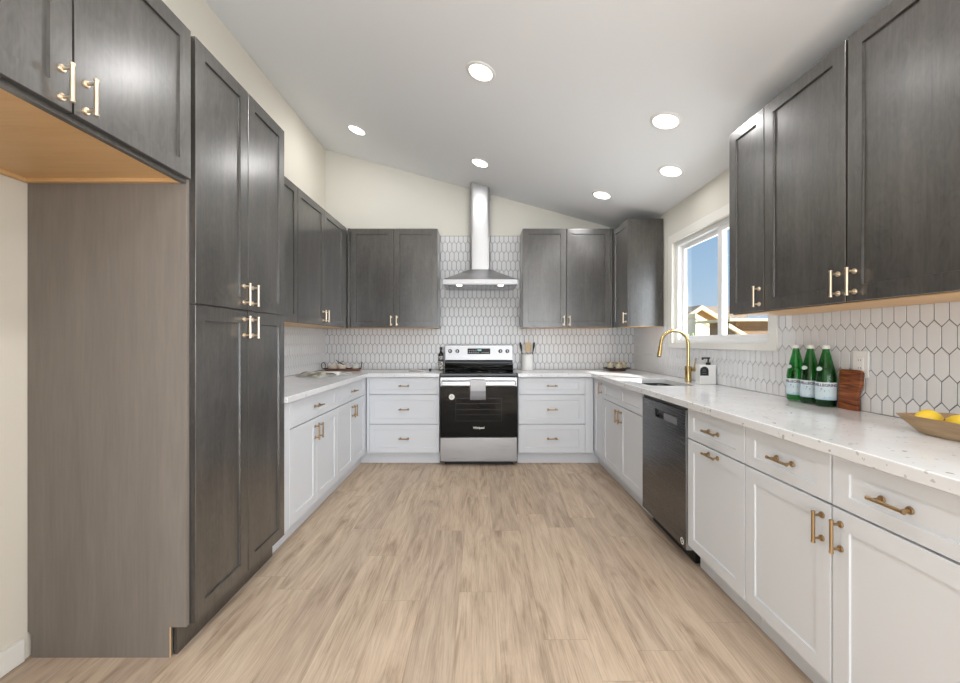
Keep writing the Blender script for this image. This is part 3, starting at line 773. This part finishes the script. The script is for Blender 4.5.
cup('bowl', 'cream bowl in the middle of the oval tray beneath the dark twig', (-1.478, 4.40, tz), .045, .055, cat='bowl')
cup('cup', 'small pale cup at the right end of the oval tray', (-1.335, 4.42, tz), .036, .055, mat('pale_glazed', (.72, .74, .70), .3))
t2 = thing('tealight_holder', 'small dark candle holder between the bowls and the pale cup on the oval tray', 'candle holder', (-1.405, 4.40, tz))
b = MB(); b.lathe([(0, 0), (.024, 0), (.026, .022), (.022, .022), (.021, .004), (0, .004)], (0, 0, 0), 18); b.build('holder', blk, t2)
b = MB(); b.lathe([(0, .0045), (.019, .0045), (.019, .030), (0, .030)], (0, 0, 0), 16); b.build('candle', mat('wax', (.8, .7, .58), .5), t2)
t = thing('dark_twig', 'dark dried twig lying across the middle bowl on the oval tray', 'twig', (-1.48, 4.385, tz+.056))
b = MB(); b.tube([(-.055, 0, .050), (-.02, .002, .022), (.03, 0, .000), (.04, 0, .0)], [.003, .006, .005, .003], 8); b.tube([(-.01, .002, .018), (.012, .0, .034), (.03, 0, .038)], [.004, .003, .002], 6)
b.tube([(-.02, .002, .02), (-.03, .0, .006)], [.004, .003], 6); b.build('stem', mat('dark_bark', (.03, .025, .02), .8), t)
# open magazine
t = thing('open_magazine', 'open magazine with wavy pages lying on the left worktop', 'magazine', (-1.43, 3.80, Z), math.radians(66))
mp = mat('printed_page', (.75, .74, .70), .6); k = N(mp)
v = k.coords((1, 1, 0)); n_ = k.noise(v, 9, 3); k.col(k.ramp(n_, (.42, (.20, .19, .13)), (.50, (.55, .54, .47)), (.56, (.80, .79, .76))))
for s in (-1, 1):
    for lay, (lift, m_) in enumerate(((0, 'paper'), (.012, 'paper'), (.026, mp if s < 0 else 'paper'))):
        b = MB(); nx = 14; G = []
        for j in (0, 1):
            row = []
            for i in range(nx+1):
                u = i/nx; x = s*u*(.215-lay*.004); z = .001+lift*(.4+.6*math.sin(PI*min(1, u*1.05)))+(.012 if lay == 2 else .006)*math.sin(u*PI)*abs(math.cos(u*2.2+s*.4)) + (.0 if lay else 0)
                row.append(b.bm.verts.new((x, (-.14+.28*j), z)))
            G.append(row)
        for i in range(nx): b._f([G[0][i], G[0][i+1], G[1][i+1], G[1][i]], True)
        o = b.build('page', m_, t); md = o.modifiers.new('s', 'SOLIDIFY'); md.thickness = .0012; md.offset = 0
# booklet, stopper
t = thing('small_booklet', 'small thin white booklet lying flat left of the dark bottle', 'booklet', (-.675, 4.38, Z), math.radians(4))
b = MB(); nx = 10; G = []
for j in (0, 1): G.append([b.bm.verts.new((-.085+.17*i/nx, -.06+.12*j, .008+.004*math.sin(i/nx*5))) for i in range(nx+1)])
for i in range(nx): b._f([G[0][i], G[0][i+1], G[1][i+1], G[1][i]], True)
o = b.build('cover', 'paper', t); md = o.modifiers.new('s', 'SOLIDIFY'); md.thickness = .003; md.offset = 0
b = MB(); b.box(-.082, .082, -.056, .056, 0, .005); b.build('page_block', mat('grey_pages', (.35, .35, .34), .8), t)
b = MB(); b.lathe([(0, 0), (.013, 0), (.015, .006), (.012, .016), (.013, .022), (0, .024)], (0, 0, 0), 16)
o = b.build('bottle_stopper', 'black'); o.location = (-.533, 4.40, Z); tag(o, 'small black bottle stopper between booklet and dark bottle', 'stopper')
# dark oil bottle
t = thing('oil_bottle', 'slim dark glass bottle with pale label left of the range', 'bottle', (-.425, 4.475, Z))
dk = mat('dark_bottle_glass', (.010, .010, .008), .08)
b = MB(); b.lathe([(0, 0), (.027, 0), (.030, .004), (.030, .165), (.026, .182), (.014, .195), (.012, .20), (.012, .25), (0, .25)], (0, 0, 0), 28); b.build('glass', dk, t)
b = MB(); b.lathe([(0, .2505), (.0145, .2505), (.0145, .222), (.0123, .222), (.0123, .2502)], (0, 0, 0), 20); b.lathe([(0, .252), (.0145, .252), (.0145, .2506)], (0, 0, 0), 20); b.build('cap', 'black', t)
def wrap(name, m, parent, r_, a0, a1, z0, z1, n=14, th=.0006):
    b = MB(); A = []
    for rr in (r_, r_+th):
        for z in (z0, z1): A.append([b.bm.verts.new((rr*math.cos(a0+(a1-a0)*i/n), rr*math.sin(a0+(a1-a0)*i/n), z)) for i in range(n+1)])
    for i in range(n):
        b._f([A[0][i], A[0][i+1], A[1][i+1], A[1][i]], True); b._f([A[2][i], A[2][i+1], A[3][i+1], A[3][i]], True)
        b._f([A[0][i], A[0][i+1], A[2][i+1], A[2][i]]); b._f([A[1][i], A[1][i+1], A[3][i+1], A[3][i]])
    b._f([A[0][0], A[1][0], A[3][0], A[2][0]]); b._f([A[0][n], A[1][n], A[3][n], A[2][n]])
    return b.build(name, m, parent)
lb = mat('pale_grey_label', (.45, .44, .42), .6); k = N(lb); v = k.coords((1, 1, 1)); n_ = k.noise(v, 75, 3); k.col(k.ramp(n_, (.45, (.05, .05, .05)), (.53, (.62, .60, .57))))
wrap('label', lb, t, .0301, -PI/2-.9, -PI/2+.9, .012, .10)
wrap('label', lb, t, .0301, -PI/2-.9, -PI/2+.9, .118, .155)
# utensil crock
t = thing('utensil_crock', 'white ceramic utensil crock standing right of the range', 'crock', (.515, 4.50, Z))
b = MB(); b.lathe([(0, 0), (.060, 0), (.065, .005), (.065, .165), (.066, .170), (.062, .172), (.058, .168), (.057, .012), (0, .012)], (0, 0, 0), 32); b.build('pot', 'ceramic', t)
def uten(name, label, cat, dx, lean, head, m, hm=None):
    u = thing(name, label, cat, (.515+dx, 4.50, Z+.014), 0, 'utensils in the crock'); u.rotation_euler = (0, lean, 0)
    b = MB(); b.tube([(0, 0, 0), (0, 0, .19)], .0045, 8); b.build('shaft', m, u)
    head(u, hm or m); return u
wl = wood('pale_beech', (.52, .36, .20), (.62, .46, .28), .5, 'z', 2)
def h_turner(u, m):
    b = MB(); b.poly(rrect(-.030, .030, .185, .290, .012, 4), [], lambda a, c, q: (a, q, c), -.003, .003); b.build('blade', m, u, bevel=.001)
def h_spoon(u, m):
    b = MB(); b.tube([(0, 0, .19), (0, 0, .22), (0, 0, .25), (0, 0, .285), (0, 0, .295)], [.006, .009, .013, .010, .003], 12); b.build('grip', m, u)
uten('wooden_turner', 'pale wooden turner with square head in the white crock', 'turner', .005, .02, h_turner, wl)
uten('cooking_spoon', 'dark-handled utensil leaning left out of the white crock', 'utensil', (-.030), -.16, h_spoon, 'black')
uten('cooking_spoon', 'dark-handled utensil leaning right out of the white crock', 'utensil', (.032), .16, h_spoon, 'black')
# right tray with candle glasses
t = thing('round_tray', 'black round tray raised on a brown wooden foot in the right back corner', 'tray', (1.475, 4.44, Z))
b = MB(); b.lathe([(0, 0), (.085, 0), (.09, .004), (.09, .018), (.085, .020), (0, .020)], (0, 0, 0), 32); b.build('foot', mat('red_brown_wood', (.20, .075, .035), .4), t)
b = MB(); b.lathe([(0, .0205), (.135, .0205), (.150, .030), (.147, .031), (.132, .0245), (0, .0245)], (0, 0, 0), 40); b.build('plate', 'black', t)
def glass_m(name, col, rough=.0, ior=1.45): return mat(name, col, rough, trans=1, ior=ior)
M['clearglass'] = glass_m('clear_glass', (.95, .95, .95))
wax = mat('cream_wax', (.80, .70, .50), .5)
for i, (dx, dy, lab) in enumerate(((-.068, .0, 'gold-rimmed candle glass on the left of the round black tray'), (.005, -.05, 'gold-rimmed candle glass at the front of the round black tray'), (.072, .01, 'gold-rimmed candle glass on the right of the round black tray'))):
    c = thing('candle_glass', lab, 'candle', (1.475+dx, 4.44+dy, Z+.0252), 0, 'candle glasses on the round tray')
    b = MB(); b.lathe([(.034, .0), (.036, .004), (.036, .062), (.0345, .062), (.0345, .005), (.033, .003), (0, .003), (0, 0), (.034, 0)], (0, 0, 0), 28); b.build('glass', 'pane', c)
    b = MB(); b.lathe([(0, .0035), (.0325, .0035), (.0325, .040), (0, .040)], (0, 0, 0), 24); b.build('wax', wax, c)
    b = MB(); b.lathe([(.0362, .058), (.0372, .058), (.0372, .064), (.0342, .064), (.0342, .0622), (.0362, .0622), (.0362, .058)], (0, 0, 0), 28); b.build('gold_rim', 'gold', c)
# soap dispenser
t = thing('soap_dispenser', 'square white soap dispenser with black pump and black arched label', 'soap dispenser', (1.668, 3.045, Z), math.radians(-4))
b = MB(); b.box(-.058, .058, -.036, .036, 0, .142); b.build('bottle', 'ceramic', t, bevel=.005, seg=3)
b = MB(); P_ = [(-.056, .064), (.004, .064)]+[(-.026+.030*math.cos(a), .100+.031*math.sin(a)) for a in [PI*i/12 for i in range(13)]]
b.poly(P_, [], lambda u, v, q: (u, q, v), -.0372, -.0362); lbo = b.build('label', 'black', t)
b = MB()
for z, ww in ((.104, .020), (.095, .026), (.080, .030)): b.box(-.028-ww/2, -.028+ww/2, -.0376, -.0372, z, z+.0025)
b.build('print', gy, lbo)
b = MB(); b.lathe([(0, .142), (.017, .142), (.017, .158), (.012, .160), (.0055, .161), (.0055, .188), (0, .188)], (.018, 0, 0), 20)
b.box(-.027, .028, -.008, .008, .186, .197); b.box(-.027, -.018, -.007, .007, .178, .187); b.build('pump', 'black', t, bevel=.001)
# green mineral water bottles
gg = glass_m('green_glass', (.16, .62, .24), .0)
water = glass_m('water', (.86, .93, .70), 0, 1.33)
lab_m = mat('pale_blue_label', (.6, .75, .85), .5); k = N(lab_m)
tcx = k.n('TexCoord'); sxx = k.n('SeparateXYZ'); k.l(tcx.outputs['Object'], sxx.inputs[0])
n_ = k.noise(k.coords((9, 9, 14)), 2, 2)
k.col(k.ramp(k.math('ADD', sxx.outputs[2], k.math('MULTIPLY', n_, .035)), (0, (.55, .72, .82)), (.052, (.42, .62, .76)), (.066, (.66, .78, .84)), (.105, (.62, .76, .84)), (.12, (.72, .80, .84))))
navy = mat('navy_print', (.02, .03, .08), .5); red = mat('red_print', (.35, .03, .03), .5)
t = thing('water_bottle', '', 'bottle', (1.688, 2.01, Z))
R = .0415
prof = [(0, .004), (.030, .0), (.039, .003), (R, .012), (R, .135), (.0405, .148), (.036, .175), (.028, .210), (.020, .245), (.0145, .268), (.0135, .275), (.0135, .285)]
inner = [(.0115, .285), (.0118, .272), (.0175, .245), (.0255, .21), (.0335, .175), (.038, .148), (.039, .135), (.039, .014), (.035, .008), (0, .010)]
b = MB(); b.lathe(prof+inner, (0, 0, 0), 36); b.build('glass', gg, t)
b = MB(); b.lathe([(0, .0105), (.0345, .0085), (.0385, .015), (.0385, .135), (.0376, .148), (.0332, .175), (.0268, .202), (0, .202)], (0, 0, 0), 32); b.build('water', water, t)
b = MB(); b.lathe([(.0138, .279), (.0155, .279), (.0160, .291), (.0160, .295), (.0145, .297), (0, .297)], (0, 0, 0), 24); b.build('cap', mat('white_cap', (.78, .78, .76), .35), t)
LA = PI+.75   # label faces the camera side of the kitchen
lab = wrap('label', lab_m, t, R+.0004, LA-1.5, LA+1.5, .034, .118, 28)
# pieces of the label
def lab_text(s, size, z, m, name):
    o = text_obj(s, size, name, m, lab, (0, 0, z), (PI/2, 0, LA+PI/2), .0002, bend=R+.0013)
    return o
lab_text('S.PELLEGRINO', .0180, .104, navy, 'lettering')
b = MB(); star = []
for i in range(10):
    a = PI/2+i*PI/5; r_ = .0042 if i % 2 == 0 else .0018; star.append((r_*math.cos(a)-.012, r_*math.sin(a)+.086))
def onr(u, v, q): a = LA+u/R; return ((R+q)*math.cos(a), (R+q)*math.sin(a), v)
b.poly(star, [], onr, .0009, .0014); b.build('star', red, lab)
b = MB()
for z, ww in ((.078, .03), (.073, .036), (.046, .04)): b.poly([(-ww/2, z), (0, z), (ww/2, z), (ww/2, z+.0018), (0, z+.0018), (-ww/2, z+.0018)], [], onr, .0009, .0013)
b.build('fine_print', navy, lab)
b = MB(); zz = lambda v: .0358-(v-.178)*.24
b.poly([(.016*math.cos(a_*PI/10), .182+.010*math.sin(a_*PI/10)) for a_ in range(20)], [], lambda u, v, q: ((zz(v)+q)*math.cos(LA-.75+u/.034), (zz(v)+q)*math.sin(LA-.75+u/.034), v), .0008, .0014); b.build('neck_label', mat('neck_label_paper', (.62, .72, .70), .5), t)
bottles = [t, copy_tree(t), copy_tree(t)]
for o, y, ang, la in zip(bottles, (2.01, 2.105, 2.20), (0, .1, -.1), ('green mineral water bottle nearest the brown cutting board', 'middle one of the three green mineral water bottles', 'green mineral water bottle farthest from the cutting board, toward the window')):
    o.location.y = y; o.rotation_euler.z = ang; o['label'] = la; o['group'] = 'green mineral water bottles'
    bpy.context.view_layer.update()
# cutting board leaning on the tile
cbm = mat('red_brown_acacia', (.4, .15, .05), .35); k = N(cbm)
v = k.coords((1, 2.0, 22)); n_ = k.noise(v, 2.2, 4, .5, 1.6); k.col(k.ramp(n_, (.34, (.07, .018, .006)), (.50, (.22, .060, .018)), (.66, (.34, .12, .035)), (.78, (.50, .25, .09))))
t = thing('cutting_board', 'small red-brown wooden cutting board leaning on the tile beside the green bottles', 'cutting board', (1.700, 1.910, Z))
t.rotation_euler = (0, math.radians(4.0), 0)
b = MB(); o_ = rrect(-.062, .062, 0, .178, .008, 3)
P_ = [(-.050, 0), (.050, 0), (.052, .04), (.052, .12), (.055, .18), (.045, .186), (-.040, .186), (-.056, .182), (-.060, .172), (-.058, .118), (-.048, .092), (-.0445, .06), (-.0475, .02)]
b.poly(P_, [], lambda u, v, q: (q, u, v), 0, .018); b.build('board', cbm, t, bevel=.003)
# outlet
t = thing('wall_outlet', 'white wall outlet plate in the tile above the cutting board', 'outlet', (XR-.0065, 1.872, 1.115), -E)
b = MB(); b.box(-.038, .038, -.006, -.0002, -.060, .060); pl = b.build('cover_plate', 'plastic', t, bevel=.002)
b = MB(); b.box(-.017, .017, -.009, -.0062, -.033, .033); rk = b.build('socket_face', 'ceramic', t, bevel=.001)
b = MB()
for z in (-.018, .018):
    for dx in (-.006, .006): b.box(dx-.001, dx+.001, -.0094, -.009, z-.004, z+.004)
b.build('slot', 'black', rk)
# wooden dough bowl with lemons
t = thing('dough_bowl', 'long shallow wooden bowl of lemons at the near end of the right worktop', 'bowl', (1.583, 1.222, Z), 0)
bw = wood('weathered_bowl_wood', (.27, .17, .09), (.50, .36, .22), .6, 'y', 1.2, bump=.2)
def bowl_ring(a, l, z, pt=.5, n=40):
    out = []
    for i in range(n):
        th = 2*PI*i/n; c, s = math.cos(th), math.sin(th)
        x = a*(abs(c)**.8)*(1 if c >= 0 else -1); y = l*(abs(s)**1.25)*(1 if s >= 0 else -1) if False else l*s
        x *= (1-.35*abs(s)**3)
        out.append((x, y, z))
    return out
def trough(a, l, z, r_): return [(x, y, z) for x, y in rrect(-a, a, -l, l, r_, 5)]
b = MB(); R_ = [trough(.072, .195, 0, .03), trough(.080, .208, .006, .03), trough(.098, .250, .050, .022), trough(.102, .258, .060, .018), trough(.094, .246, .060, .016), trough(.088, .232, .046, .018), trough(.068, .19, .010, .03)]
V_ = [[b.bm.verts.new(p) for p in r_] for r_ in R_]
for a, q in zip(V_, V_[1:]):
    for i in range(24): b._f([a[i], a[(i+1) % 24], q[(i+1) % 24], q[i]])
b._f(V_[0]); b._f(V_[-1]); b.build('bowl_body', bw, t)
lm = mat('lemon_skin', (.86, .60, .05), .38); k = N(lm); k.b.inputs['Subsurface Weight'].default_value = .08
n_ = k.noise(k.coords((1, 1, 1)), 220, 2); k.bump(n_, .25, .0008)
b = MB(); b.lathe([(0, -.043), (.004, -.042), (.007, -.037), (.017, -.030), (.027, -.014), (.0295, 0), (.027, .014), (.018, .029), (.009, .036), (.005, .040), (0, .042)], (0, 0, 0), 24, 'y')
lemon = b.build('lemon', lm)
b = MB(); b.lathe([(0, .0425), (.0035, .0425), (.004, .040), (0, .039)], (0, 0, 0), 10, 'y'); b.build('stem_end', mat('stem_brown', (.12, .08, .03), .8), lemon)
spots = [(1.537, 1.412, .056, 1.4, 'yellow lemon at the far end of the wooden bowl'), (1.625, 1.345, .050, 1.3, 'yellow lemon second from the far end of the wooden bowl, by the tile'),
         (1.545, 1.318, .054, .35, 'yellow lemon at the front edge of the wooden bowl, its brown tip showing'), (1.575, 1.250, .050, 1.7, 'yellow lemon in the middle of the wooden bowl, cut by the frame'), (1.585, 1.135, .048, .4, 'yellow lemon at the near end of the wooden bowl')]
for i, (x, y, z, a, la) in enumerate(spots):
    o = lemon if i == 0 else copy_tree(lemon)
    o.location = (x, y, Z+z-.003); o.rotation_euler = (.1*i, .2, a); tag(o, la, 'lemon', 'lemons in the wooden bowl')

# ------------------------------------------------------------------ outside the window
gm_ = mat('pale_dry_ground', (.55, .50, .38), .95); k = N(gm_); n_ = k.noise(k.coords((1, 1, 1)), 3, 5); k.col(k.ramp(n_, (.3, (.42, .38, .28)), (.7, (.62, .58, .46))))
b = MB(); b.box(XR+T+.01, 60, -10, 70, -.7, -.35); g_ = b.build('ground_outside', gm_, kind='structure')
# unseen eave added over the window, its depth set to limit the sun
b = MB(); b.box(XR+T, XR+T+.44, YF, YB+T, 2.34, 2.40); b.box(XR+T+.44, XR+T+.47, YF, YB+T, 2.26, 2.42); o = b.build('sun_block_eave', mat('sun_block_eave_tan', (.55, .46, .34), .8), kind='structure')
cream = mat('cream_fascia', (.78, .66, .42), .7); brown = wood('brown_siding', (.16, .095, .05), (.25, .16, .09), .8, 'x', .4); golden = wood('golden_brown_siding', (.26, .16, .07), (.38, .25, .12), .8, 'x', .4); shing = mat('brown_grey_shingles', (.22, .18, .14), .9)
stu = mat('pale_stucco', (.82, .76, .60), .9)
h = thing('neighbour_house', 'brown gabled house with cream fascia boards seen through the window', 'house', (0, 0, 0))
HY = 14.0; s_ = F/HY
def hp(px, py): return ((px-480)/s_, 1.22+(341-py)/s_)
pk = hp(698.5, 306); sl = .60
x0h, x1h = pk[0]-1.9, pk[0]+3.6
def gb(y0, y1, x0, x1, off, th, sgn_l=.70):
    b = MB(); L = pk[1]+off-sgn_l*(pk[0]-x0); Rr = pk[1]+off-sl*(x1-pk[0])
    b.poly([(x0, L), (pk[0], pk[1]+off), (x1, Rr), (x1, Rr-th), (pk[0], pk[1]+off-th), (x0, L-th)], [], lambda u, v, q: (u, q, v), y0, y1); return b
gb(HY-.25, HY-.15, x0h, x1h, 0, .13).build('fascia', cream, h)
gb(HY-.15, HY+5, x0h, x1h, .02, .08).build('roof', shing, h)
b = MB(); b.poly([(x0h+.4, -.35), (x1h-.4, -.35), (x1h-.4, pk[1]-sl*(x1h-.4-pk[0])-.07), (pk[0], pk[1]-.07), (x0h+.4, pk[1]-.70*(pk[0]-x0h-.4)-.07)], [], lambda u, v, q: (u, q, v), HY, HY+4.8); b.build('wall', golden, h)
p2 = ((684.5-480)/s_, 1.22+(341-314.5)/s_); q2 = ((775-480)/s_, 1.22+(341-367)/s_)
b = MB(); b.hexa([(p2[0], HY-.7, p2[1]-.17), (q2[0], HY-.7, q2[1]-.17), (q2[0], HY-.02, q2[1]-.17), (p2[0], HY-.02, p2[1]-.17)], [(p2[0], HY-.7, p2[1]), (q2[0], HY-.7, q2[1]), (q2[0], HY-.02, q2[1]), (p2[0], HY-.02, p2[1])])
b.build('rake_board', cream, h)
b = MB(); b.poly([(p2[0]+.02, -.35), (q2[0], -.35), (q2[0], q2[1]-.17), (p2[0]+.02, p2[1]-.17)], [], lambda u, v, q: (u, q, v), HY-.68, HY-.02); b.build('porch_wall', stu, h)
b = MB(); zr = pk[1]+.02
b.hexa([(pk[0]+.2, HY+5.2, -.35), (pk[0]+6, HY+5.2, -.35), (pk[0]+6, HY+10, -.35), (pk[0]+.2, HY+10, -.35)], [(pk[0]+.2, HY+7, zr+.55), (pk[0]+6, HY+7, zr+.55), (pk[0]+6, HY+8, zr+.55), (pk[0]+.2, HY+8, zr+.55)])
b.build('rear_roof', shing, h)
h2 = thing('neighbour_shed', 'brown board shed with cream roof edge behind the near window pane', 'shed', (0, 0, 0))
SYd = 10.5; ss = F/SYd
xa, xb = (724-480)/ss, (800-480)/ss; zt_ = 1.22+22/ss
b = MB(); b.box(xa+.3, xb, SYd, SYd+1.2, -.35, zt_-.06); b.build('wall', brown, h2)
b = MB(); b.box(xa, xb+.05, SYd-.25, SYd+1.4, zt_-.06, zt_); b.build('roof_edge', cream, h2)
b = MB(); b.hexa([(xa, SYd-.22, zt_-.22), (xa+.8, SYd-.22, zt_-.70), (xa+.8, SYd-.12, zt_-.70), (xa, SYd-.12, zt_-.22)], [(xa, SYd-.22, zt_-.12), (xa+.8, SYd-.22, zt_-.60), (xa+.8, SYd-.12, zt_-.60), (xa, SYd-.12, zt_-.12)]); b.build('brace', cream, h2)
leafm = mat('pale_green_leaves', (.22, .33, .12), .7)
def shrub(x, y, r_, label, seed):
    random.seed(seed); t = thing('shrub', label, 'shrub', (x, y, -.35), 0, 'shrubs outside the window')
    b = MB()
    for i in range(420):
        d = Vector((random.gauss(0, 1), random.gauss(0, 1), random.gauss(0, 1))).normalized()*r_*random.uniform(.55, 1)
        c = Vector((0, 0, r_*1.25))+d; a = Vector((random.gauss(0, 1), random.gauss(0, 1), random.gauss(0, 1))).normalized(); u_ = a.cross(d).normalized()*.05; v_ = a.normalized()*.09
        vs = [b.bm.verts.new(c+q) for q in (-v_, u_, v_, -u_)]; b._f(vs)
    b.build('foliage', leafm, t)
    b = MB(); b.tube([(0, 0, 0), (0, 0, r_)], [.05, .03], 8); b.build('stem', brown, t)
shrub((693-480)*8.0/F, 8.0, .76, 'pale green shrub outside, seen just above the faucet', 1)
shrub((716-480)*9.6/F, 9.6, .70, 'pale green shrub outside, nearest the window mullion', 2)
